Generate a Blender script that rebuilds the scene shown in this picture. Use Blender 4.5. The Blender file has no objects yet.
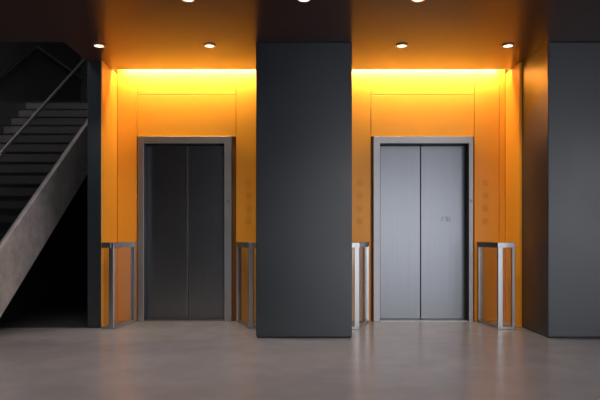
import bpy, math
from mathutils import Vector
S=bpy.context.scene
try:
    S.view_settings.view_transform='Standard'
    S.view_settings.look='None'
except Exception as e: print(e)
COL=S.collection
H=3.07   # ceiling height
YB=7.45  # elevator wall face

def mat(name,base,rough=0.5,metal=0.0,ior=1.5,emis=None,es=0,noise=None,bump=0,trans=0,spec=0.5,stretch=(1,1,1),rnoise=0):
    m=bpy.data.materials.new(name); m.use_nodes=True
    nt=m.node_tree; b=nt.nodes['Principled BSDF']
    b.inputs['Base Color'].default_value=(*base,1)
    b.inputs['Roughness'].default_value=rough
    b.inputs['Metallic'].default_value=metal
    b.inputs['IOR'].default_value=ior
    b.inputs['Specular IOR Level'].default_value=spec
    b.inputs['Transmission Weight'].default_value=trans
    if emis:
        b.inputs['Emission Color'].default_value=(*emis,1); b.inputs['Emission Strength'].default_value=es
    if noise:
        tc=nt.nodes.new('ShaderNodeNewGeometry'); mp=nt.nodes.new('ShaderNodeMapping')
        mp.inputs['Scale'].default_value=stretch
        n=nt.nodes.new('ShaderNodeTexNoise'); n.inputs['Scale'].default_value=noise[0]; n.inputs['Detail'].default_value=8
        n.inputs['Roughness'].default_value=0.6
        nt.links.new(tc.outputs['Position'],mp.inputs['Vector']); nt.links.new(mp.outputs['Vector'],n.inputs['Vector'])
        r=nt.nodes.new('ShaderNodeValToRGB')
        k=noise[1]
        r.color_ramp.elements[0].position=0.3; r.color_ramp.elements[1].position=0.7
        r.color_ramp.elements[0].color=(*[c*(1-k) for c in base],1)
        r.color_ramp.elements[1].color=(*[min(1,c*(1+k)) for c in base],1)
        nt.links.new(n.outputs['Fac'],r.inputs['Fac']); nt.links.new(r.outputs['Color'],b.inputs['Base Color'])
        if rnoise:
            mr=nt.nodes.new('ShaderNodeMapRange'); mr.inputs['From Min'].default_value=.3; mr.inputs['From Max'].default_value=.7
            mr.inputs['To Min'].default_value=rough-rnoise; mr.inputs['To Max'].default_value=rough+rnoise
            nt.links.new(n.outputs['Fac'],mr.inputs['Value']); nt.links.new(mr.outputs['Result'],b.inputs['Roughness'])
        if bump:
            bp=nt.nodes.new('ShaderNodeBump'); bp.inputs['Strength'].default_value=bump; bp.inputs['Distance'].default_value=0.01
            nt.links.new(n.outputs['Fac'],bp.inputs['Height']); nt.links.new(bp.outputs['Normal'],b.inputs['Normal'])
    return m

M_orange=mat('orange_lacquer_self_lit',(0.80,0.325,0.026),0.36,noise=(1.2,0.05),emis=(1.0,0.36,0.02),es=0.11)  # mild emission put into the panel colour to keep the wall bright
M_gap=mat('joint_backing',(0.25,0.09,0.01),0.6)  # dark orange-brown structural wall behind the panel joints
M_col=mat('dark_slate_metal_panel',(0.023,0.030,0.036),0.32,ior=1.70,noise=(1.5,0.10),rnoise=0.03)
M_dark=mat('dark_paint',(0.012,0.012,0.014),0.5,noise=(2,0.1))
M_well=mat('stairwell_wall_paint',(0.04,0.04,0.045),0.35,noise=(2,0.15))
M_wall=mat('dark_room_wall',(0.06,0.062,0.066),0.6,noise=(1.5,0.1))
M_ceil=mat('ceiling_dark_gloss',(0.065,0.036,0.030),0.30,ior=1.4,noise=(1.0,0.06))
M_floor=mat('polished_concrete',(0.30,0.280,0.295),0.225,ior=1.65,noise=(2.6,0.09),bump=0.0,rnoise=0.02)
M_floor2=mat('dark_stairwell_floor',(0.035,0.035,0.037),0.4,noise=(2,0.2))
M_steel=mat('brushed_steel',(0.54,0.53,0.52),0.29,1.0,noise=(6,0.06),stretch=(14,14,0.3))
M_door=mat('elevator_door_brushed',(0.25,0.257,0.272),0.30,1.0,noise=(5,0.05),stretch=(16,1,0.15))
M_frame=mat('frame_steel',(0.46,0.455,0.46),0.42,1.0,noise=(6,0.05))
M_black=mat('black_rubber',(0.006,0.006,0.006),0.5)
M_conc=mat('stair_concrete',(0.52,0.46,0.44),0.65,noise=(7,0.22),bump=0.2)
M_step=mat('stair_step',(0.08,0.074,0.073),0.35,noise=(5,0.2))
M_led=mat('led_strip_glow',(1,0.8,0.3),0.5,emis=(1.0,0.70,0.25),es=3)
M_lamp=mat('downlight_lens',(1,1,1),0.5,emis=(1.0,0.86,0.7),es=3)
M_trimring=mat('downlight_ring',(0.35,0.33,0.32),0.3,0.8)
M_sign=mat('sign_print',(0.16,0.16,0.165),0.4,0.5)
M_icon=mat('icon_print',(0.66,0.27,0.03),0.35)
def glassmat(name,tint):
    m=bpy.data.materials.new(name); m.use_nodes=True
    nt=m.node_tree; nt.nodes.clear()
    o=nt.nodes.new('ShaderNodeOutputMaterial'); mx=nt.nodes.new('ShaderNodeMixShader'); t=nt.nodes.new('ShaderNodeBsdfTransparent'); g=nt.nodes.new('ShaderNodeBsdfGlossy')
    t.inputs['Color'].default_value=(*tint,1); g.inputs['Roughness'].default_value=.08
    lw=nt.nodes.new('ShaderNodeLayerWeight'); lw.inputs['Blend'].default_value=.5
    pw=nt.nodes.new('ShaderNodeMath'); pw.operation='POWER'; pw.inputs[1].default_value=5
    ml=nt.nodes.new('ShaderNodeMath'); ml.operation='MULTIPLY_ADD'; ml.inputs[1].default_value=.6; ml.inputs[2].default_value=.05
    nt.links.new(lw.outputs['Facing'],pw.inputs[0]); nt.links.new(pw.outputs[0],ml.inputs[0])
    nt.links.new(ml.outputs[0],mx.inputs[0]); nt.links.new(t.outputs[0],mx.inputs[1]); nt.links.new(g.outputs[0],mx.inputs[2]); nt.links.new(mx.outputs[0],o.inputs[0])
    return m
M_glass=glassmat('thin_glass',(.88,.89,.89))
M_glass2=glassmat('tinted_glass',(.76,.77,.79))

def mesh(name,verts,faces,m,parent=None,bevel=0,smooth=False):
    c=Vector((0,0,0))
    for v in verts: c+=Vector(v)
    c/=len(verts)
    me=bpy.data.meshes.new(name); me.from_pydata([tuple(Vector(v)-c) for v in verts],[],faces); me.update()
    ob=bpy.data.objects.new(name,me); ob.location=c; COL.objects.link(ob); me.materials.append(m)
    if parent: 
        ob.parent=parent; ob.location=c-parent.location
    if bevel:
        b=ob.modifiers.new('bevel','BEVEL'); b.width=bevel; b.segments=2; b.limit_method='ANGLE'
    import bmesh
    bm=bmesh.new(); bm.from_mesh(me); bmesh.ops.recalc_face_normals(bm,faces=bm.faces); bm.to_mesh(me); bm.free()
    return ob
def boxvf(x0,x1,y0,y1,z0,z1):
    return [(x0,y0,z0),(x1,y0,z0),(x1,y1,z0),(x0,y1,z0),(x0,y0,z1),(x1,y0,z1),(x1,y1,z1),(x0,y1,z1)],[(0,3,2,1),(4,5,6,7),(0,1,5,4),(1,2,6,5),(2,3,7,6),(3,0,4,7)]
def box(name,x0,x1,y0,y1,z0,z1,m,parent=None,bevel=0):
    v,f=boxvf(x0,x1,y0,y1,z0,z1); return mesh(name,v,f,m,parent,bevel)
def boxes(name,lst,m,parent=None,bevel=0):
    V=[];F=[]
    for b in lst:
        v,f=boxvf(*b); k=len(V); V+=v; F+=[tuple(i+k for i in q) for q in f]
    return mesh(name,V,F,m,parent,bevel)
def prismx(name,prof,x0,x1,m,parent=None,bevel=0):
    n=len(prof); V=[(x0,y,z) for y,z in prof]+[(x1,y,z) for y,z in prof]
    F=[tuple(range(n)),tuple(range(2*n-1,n-1,-1))]+[(i,(i+1)%n,n+(i+1)%n,n+i) for i in range(n)]
    return mesh(name,V,F,m,parent,bevel)
def empty(name,loc):
    e=bpy.data.objects.new(name,None); e.location=loc; e.empty_display_size=.1; COL.objects.link(e); return e

# ---------------- room shell ----------------
box('floor',-6,6,-5.2,YB+.35,-0.15,0,M_floor)
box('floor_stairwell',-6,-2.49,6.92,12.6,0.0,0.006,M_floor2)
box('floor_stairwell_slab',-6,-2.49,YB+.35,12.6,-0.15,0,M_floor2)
L0,L1=-2.32,2.50
YC=7.25; HC=H+.26
boxes('ceiling',[(-6,6,-5.2,6.22,H,H+.3),(-2.49,6,6.22,YC,H,H+.3),
  (-2.49,6,YC,YB+.25,HC,H+.3),(-2.49,L0-.012,YC,YB,H,HC),(-.5,.5,YC,YB,H,HC),(L1+.012,6,YC,YB,H,HC)],M_ceil)
box('wall_left',-6.2,-6,-5.2,6.9,0,H,M_wall)
boxes('wall_right',[(6,6.2,-5.2,-4.2,0,H),(6,6.2,1.6,6.2,0,H),(6,6.2,-4.2,1.6,2.95,H)],M_wall)
boxes('wall_rear',[(-6,0.6,-5.4,-5.2,0,H),(5.6,6,-5.4,-5.2,0,H),(0.6,5.6,-5.4,-5.2,2.95,H)],M_wall)
w=empty('added_window_1',(3.1,-5.3,1.5))  # added opening out of view, brightens the right elevator doors
boxes('mullions',[(0.6+i*1.25-.03,0.6+i*1.25+.03,-5.35,-5.25,0,2.95) for i in range(1,4)]+[(0.6,5.6,-5.35,-5.25,0,.06)],M_dark,w)
w2=empty('added_window_2',(6.1,-1.3,1.5))  # added side opening out of view, lightens the right column's outer edge
boxes('mullions',[(6.05,6.15,-4.2+i*1.45-.03,-4.2+i*1.45+.03,0,2.95) for i in range(1,4)]+[(6.05,6.15,-4.2,1.6,0,.06)],M_dark,w2)
D=[(-1.975,-0.968),(0.94,2.035)]
HZ=2.2
boxes('wall_back',[(-2.49,D[0][0]-.02,YB+.02,YB+.25,0,HC),(D[0][1]+.02,D[1][0]-.02,YB+.02,YB+.25,0,HC),(D[1][1]+.02,6,YB+.02,YB+.25,0,HC),
   (D[0][0]-.02,D[0][1]+.02,YB+.02,YB+.25,HZ+.02,HC),(D[1][0]-.02,D[1][1]+.02,YB+.02,YB+.25,HZ+.02,HC)],M_gap)
boxes('wall_shaft',[(-2.4,6,YB+.25,YB+.35,0,H)],M_black)
g=.003
def P(x0,x1,z0,z1): return (x0+g,x1-g,YB,YB+.019,z0+g,z1-g)
zt=2.81
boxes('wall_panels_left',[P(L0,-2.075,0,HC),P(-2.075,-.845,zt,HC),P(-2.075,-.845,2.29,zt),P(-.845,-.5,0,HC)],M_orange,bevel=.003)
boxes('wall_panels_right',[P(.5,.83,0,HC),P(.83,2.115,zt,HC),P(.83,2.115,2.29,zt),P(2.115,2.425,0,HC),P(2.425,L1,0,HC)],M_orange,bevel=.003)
box('wall_fin_left',-2.49,L0-.012,6.9,YB+.02,0,H,M_col,bevel=.004)
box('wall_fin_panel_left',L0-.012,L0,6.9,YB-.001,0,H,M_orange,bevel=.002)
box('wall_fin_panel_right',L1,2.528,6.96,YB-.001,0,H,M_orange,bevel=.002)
c=empty('column',(0,6.8,0))
box('cladding',-.498,.498,6.22,YB-.001,0.012,H,M_col,c,.006)
box('base_shadow_gap',-.485,.485,6.235,YB-.001,0,.012,M_black,c)
c=empty('column',(4.2,6.8,0))
boxes('cladding',[(2.53,3.62,6.22,YB-.01,0.012,H),(3.63,6,6.22,YB-.01,.012,H)],M_col,c,.006)
box('base_shadow_gap',2.55,6,6.235,YB-.02,0,.012,M_black,c)

# ---------------- LED strips in cove ----------------
def strip(x0,x1,pw):
    e=empty('led_strip_light',((x0+x1)/2,YC+.03,H+.1))
    box('diffuser',x0+.03,x1-.03,YC+.002,YC+.02,H+.12,H+.15,M_led,e)
    l=bpy.data.lights.new('led_glow','AREA'); l.shape='RECTANGLE'; l.size=x1-x0-.1; l.size_y=.04; l.energy=pw; l.color=(1,.80,.50)
    o=bpy.data.objects.new('led_glow',l); COL.objects.link(o); o.parent=e; o.location=(0,.01,0.0)
    o.rotation_euler=(math.radians(34),0,0)
strip(L0,-.5,34); strip(.5,L1,37)

# ---------------- elevators ----------------
def text(s,loc,size,m,parent,name):
    cu=bpy.data.curves.new(name,'FONT'); cu.body=s; cu.size=size; cu.extrude=.001; cu.align_x='CENTER'; cu.align_y='CENTER'
    o=bpy.data.objects.new(name,cu); COL.objects.link(o); cu.materials.append(m); o.parent=parent
    o.location=Vector(loc)-parent.location; o.rotation_euler=(math.pi/2,0,0); return o
def ring(name,cx,y,cz,r,m,parent,w=.006,n=28):
    V=[];F=[]
    for i in range(n):
        a=2*math.pi*i/n
        for rr in (r-w,r):
            V+= [(cx+rr*math.cos(a),y-.003,cz+rr*math.sin(a)),(cx+rr*math.cos(a),y,cz+rr*math.sin(a))]
    for i in range(n):
        a=4*i;b=4*((i+1)%n)
        F+=[(a,b,b+2,a+2),(a+2,b+2,b+3,a+3),(a,a+1,b+1,b),(a+1,a+3,b+3,b+1)]
    return mesh(name,V,F,m,parent)
def elevator(x0,x1,fx0,fx1,split):
    e=empty('elevator',((x0+x1)/2,YB,0))
    ft=2.287
    y0,y1=YB-.05,YB+.02
    prof=[(fx0,0),(fx0,ft),(fx1,ft),(fx1,0),(x1,0),(x1,HZ),(x0,HZ),(x0,0)]
    V=[(x,y0,z) for x,z in prof]+[(x,y1,z) for x,z in prof]
    F=[(0,1,6,7),(1,2,5,6),(2,3,4,5),(8,15,14,9),(9,14,13,10),(10,13,12,11)]+[(i,(i+1)%8,8+(i+1)%8,8+i) for i in range(8)]
    mesh('portal_frame',V,F,M_frame,e,.004)
    yd=YB+.13
    boxes('reveal_lining',[(x0-.018,x0,y1,yd+.06,0,HZ+.018),(x1,x1+.018,y1,yd+.06,0,HZ+.018),(x0,x1,y1,yd+.06,HZ,HZ+.018)],M_dark,e)
    boxes('inner_jamb_lining',[(x0,x0+.003,y0+.006,yd,0.012,HZ),(x1-.003,x1,y0+.006,yd,.012,HZ),(x0,x1,y0+.006,yd,HZ-.003,HZ)],M_dark,e)
    boxes('door_leaf_left',[(x0,split-.004,yd,yd+.04,.012,HZ-.004)],M_door,e,.004)
    boxes('door_leaf_right',[(split+.004,x1,yd,yd+.04,.012,HZ-.004)],M_door,e,.004)
    box('threshold_sill',x0,x1,YB-.02,yd+.05,0,.010,M_steel,e,.002)
    cx=(split+x1)/2
    text('5',(cx+.05,yd-.002,1.27),.085,M_sign,e,'floor_number')
    boxes('floor_number_bars',[(cx-.015,cx-.008,yd-.003,yd,1.24,1.30),(cx-.008,cx+.015,yd-.003,yd,1.293,1.30),(cx+.085,cx+.091,yd-.003,yd,1.24,1.30)],M_sign,e)
    ring('lock_escutcheon',(fx1+x1)/2,y0,1.49,.014,M_sign,e)
elevator(-1.975,-0.985,-2.05,-.894,(188-304)/80.5*1.0134)
elevator(.94,2.035,.857,2.087,(421-304)/80.5*1.0134)
def callpanel(x):
    yy=YB-.006
    e=empty('call_button_panel',(x,yy,1.55))
    for i,z in enumerate((1.72,1.56,1.40,1.24)):
        ring('button_%d'%i,x,yy,z,.035,M_icon,e,.007)
        mesh('arrow_%d'%i,[(x-.014,yy-.003,z-.01),(x+.014,yy-.003,z-.01),(x,yy-.003,z+.014),(x-.014,yy,z-.01),(x+.014,yy,z-.01),(x,yy,z+.014)],[(0,1,2),(5,4,3),(0,3,4,1),(1,4,5,2),(2,5,3,0)],M_icon,e)
for x in (-.69,.69,2.25): callpanel(x)

# ---------------- railings ----------------
def railing(xr,xf,xo,yr=7.38,yf=6.83):
    e=empty('glass_railing',(xf,yf,0)); t=.028; h=.985
    s=1 if xo>xf else -1
    boxes('posts',[(xr-t,xr+t,yr-.02,yr+.02,0.012,h-.05),(xf-t,xf+t,yf-.02,yf+.02,0.012,h-.05)]+([(xo-.018,xo+.018,yf-.018,yf+.018,0.012,h-.05)] if abs(xo-xf)>.1 else []),M_steel,e,.004)
    def skew(name,za,zb,w):
        V=[(xf-w,yf-.02,za),(xf+w,yf-.02,za),(xr+w,yr+.02,za),(xr-w,yr+.02,za),(xf-w,yf-.02,zb),(xf+w,yf-.02,zb),(xr+w,yr+.02,zb),(xr-w,yr+.02,zb)]
        mesh(name,V,[(0,3,2,1),(4,5,6,7),(0,1,5,4),(1,2,6,5),(2,3,7,6),(3,0,4,7)],M_steel,e,.004)
    skew('top_rail_side',h-.06,h,.032); skew('base_rail_side',.0,.03,.03)
    a,b=sorted((xo+s*.02,xf))
    box('top_rail_front',a,b,yf-.021,yf+.021,h-.062,h+.001,M_steel,e,.004)
    box('base_rail_front',a,b,yf-.021,yf+.021,0,.03,M_steel,e,.004)
    w=.005
    V=[(xf-w,yf+.02,.03),(xf+w,yf+.02,.03),(xr+w,yr-.02,.03),(xr-w,yr-.02,.03),(xf-w,yf+.02,h-.06),(xf+w,yf+.02,h-.06),(xr+w,yr-.02,h-.06),(xr-w,yr-.02,h-.06)]
    mesh('glass_side',V,[(0,3,2,1),(4,5,6,7),(0,1,5,4),(1,2,6,5),(2,3,7,6),(3,0,4,7)],M_glass,e)
    box('glass_front',a+.02,b-.02,yf-.004,yf+.004,.03,h-.06,M_glass,e)
railing(-2.10,-2.19,-2.28)
railing(-.80,-.60,-.52)
railing(.77,.60,.52)
railing(2.165,2.23,2.38)

# ---------------- downlights ----------------
def down(x,y,p=14,col=(1,.92,.84)):
    e=empty('recessed_downlight',(x,y,H)); n=32;r0,r1=.048,.066
    V=[];F=[]
    for i in range(n):
        a=2*math.pi*i/n; cs,sn=math.cos(a),math.sin(a)
        V+=[(x+r1*cs,y+r1*sn,H-.001),(x+r1*cs,y+r1*sn,H-.009),(x+r0*cs,y+r0*sn,H-.012),(x+r0*cs,y+r0*sn,H-.001)]
    for i in range(n):
        a=4*i;b=4*((i+1)%n)
        for k in range(3): F.append((a+k,b+k,b+k+1,a+k+1))
    mesh('ring',V,F,M_trimring,e)
    V=[(x+r0*math.cos(2*math.pi*i/n),y+r0*math.sin(2*math.pi*i/n),H-.006) for i in range(n)]
    mesh('lens',V,[tuple(range(n-1,-1,-1))],M_lamp,e)
    l=bpy.data.lights.new('beam','SPOT'); l.energy=p; l.color=col; l.spot_size=math.radians(95); l.spot_blend=.8; l.shadow_soft_size=.04
    o=bpy.data.objects.new('beam',l); COL.objects.link(o); o.parent=e; o.location=(0,0,-.03)
for x in (-2.16,-.995,1.03,2.15): down(x,6.32,50)
for x in (-.98,0,.965): down(x,5.07,40)
for x in (-2.1,0,2.1): 
    for y in (3.6,1.5): down(x,y,44)
down(-2.75,4.6,60)  # extra unseen downlight, added to light the stair stringer

# ---------------- staircase ----------------
st=empty('staircase',(-3.9,8,0))
XR,XL=-3.2,-4.62; ys,rise,go,N=5.55,.172,.245,19
prof=[(ys,0.007)]
for i in range(N):
    prof+=[(ys+i*go,(i+1)*rise)]+[(ys+(i+1)*go,(i+1)*rise)]
ye=ys+N*go; ze=N*rise
prof+=[(12.4,ze),(12.4,ze-.25),(ye+.1,ze-.25),(ys+.35,.007)]
prismx('steps',prof,XL,XR-.06,M_step,st)
boxes('nosings',[(XL,XR-.06,ys+i*go-.02,ys+i*go+.03,(i+1)*rise-.0,(i+1)*rise+.012) for i in range(N)],M_dark,st)
sl=rise/go
def zl(y,off): return sl*(y-ys)+off
def stringer(name,x0,x1):
    prismx(name,[(ys-.05,.007),(ys-.05,.34),(ye,zl(ye,.38)),(12.4,zl(ye,.38)),(12.4,ze-.3),(ye+.1,ze-.3),(ys+.5,.007)],x0,x1,M_conc,st,.005)
stringer('stringer_outer',XR-.06,XR); 
prismx('spine_wall',[(ys+.6,.007),(ye,ze-.3),(11.5,ze-.3),(11.5,.007)],-3.85,-3.75,M_dark,st)
prismx('glass_balustrade',[(ys,zl(ys,.30)),(ys,zl(ys,1.33)),(ye,zl(ye,1.33)),(ye,zl(ye,.30))],XR-.035,XR-.023,M_glass2,st)
def tube(name,pts,r,m,parent):
    cu=bpy.data.curves.new(name,'CURVE'); cu.dimensions='3D'; cu.bevel_depth=r; cu.bevel_resolution=4
    sp=cu.splines.new('POLY'); sp.points.add(len(pts)-1)
    for i,p in enumerate(pts): sp.points[i].co=(*(Vector(p)-parent.location),1)
    cu.materials.append(m); o=bpy.data.objects.new(name,cu); COL.objects.link(o); o.parent=parent; return o
tube('handrail_outer',[(XR-.03,ys-.2,zl(ys,1.35)),(XR-.03,ys,zl(ys,1.35)),(XR-.03,ye,zl(ye,1.35)),(XR-.03,12.3,zl(ye,1.35))],.020,M_frame,st)
tube('handrail_wall',[(XL+.06,ys,zl(ys,1.02)),(XL+.06,ye,zl(ye,1.02)),(XL+.06,12.3,zl(ye,1.02))],.022,M_steel,st)
for i in range(5):
    y=ys+.4+i*1.0
    tube('wall_bracket_%d'%i,[(XL+.06,y,zl(y,1.02)),(XL+.03,y,zl(y,.95)),(XL,y,zl(y,.95))],.008,M_steel,st)
box('wall_stairwell_left',XL-.15,XL,6.9,12.6,0,6.5,M_well)
box('wall_stairwell_front',-6,XL-.15,6.9,7.0,0,6.5,M_well)
box('wall_stairwell_back',XL,-2.49,12.4,12.6,0,6.5,M_well)
box('wall_stairwell_right',-2.49,-2.4,YB+.02,12.6,0,6.5,M_well)
box('wall_upper_front',-6,-2.49,6.1,6.22,H+.3,6.5,M_well)
box('wall_upper_right',-2.49,-2.4,6.22,YB+.02,H+.3,6.5,M_well)
box('ceiling_stairwell',-6,-2.4,6.1,12.6,6.5,6.6,M_well)
e=empty('stairwell_fill_light',(-3.6,6.25,4.6))  # added fixture, never in view, lights the stair risers
box('fill_housing',-4.2,-3.0,6.222,6.27,4.5,4.7,M_frame,e,.01)
l=bpy.data.lights.new('fill_lamp','AREA'); l.shape='RECTANGLE'; l.size=1.1; l.size_y=.15; l.energy=60; l.color=(1,.95,.92)
o=bpy.data.objects.new('fill_lamp',l); COL.objects.link(o); o.parent=e; o.location=(0,.04,0); o.rotation_euler=(math.radians(50),0,0)

# ---------------- world / daylight through added windows ----------------
W=bpy.data.worlds.new('world'); S.world=W; W.use_nodes=True
bg=W.node_tree.nodes['Background']; bg.inputs[0].default_value=(.88,.91,1,1); bg.inputs[1].default_value=3.2
def portal(par,size,rot):
    l=bpy.data.lights.new('added_window_portal','AREA'); l.shape='RECTANGLE'; l.size=size; l.size_y=2.95
    l.cycles.is_portal=True
    o=bpy.data.objects.new('added_window_portal',l); COL.objects.link(o); o.parent=par; o.rotation_euler=rot
portal(w,5,(math.radians(90),0,0))
portal(w2,5.8,(math.radians(90),0,math.radians(90)))

cd=bpy.data.cameras.new('camera'); cd.lens=36; cd.sensor_width=36; cd.sensor_fit='HORIZONTAL'
cd.shift_x=-4/600; cd.shift_y=35/600; cd.clip_start=.05
co=bpy.data.objects.new('camera',cd); COL.objects.link(co); co.location=(0,0,1.07); co.rotation_euler=(math.pi/2,0,0)
S.camera=co
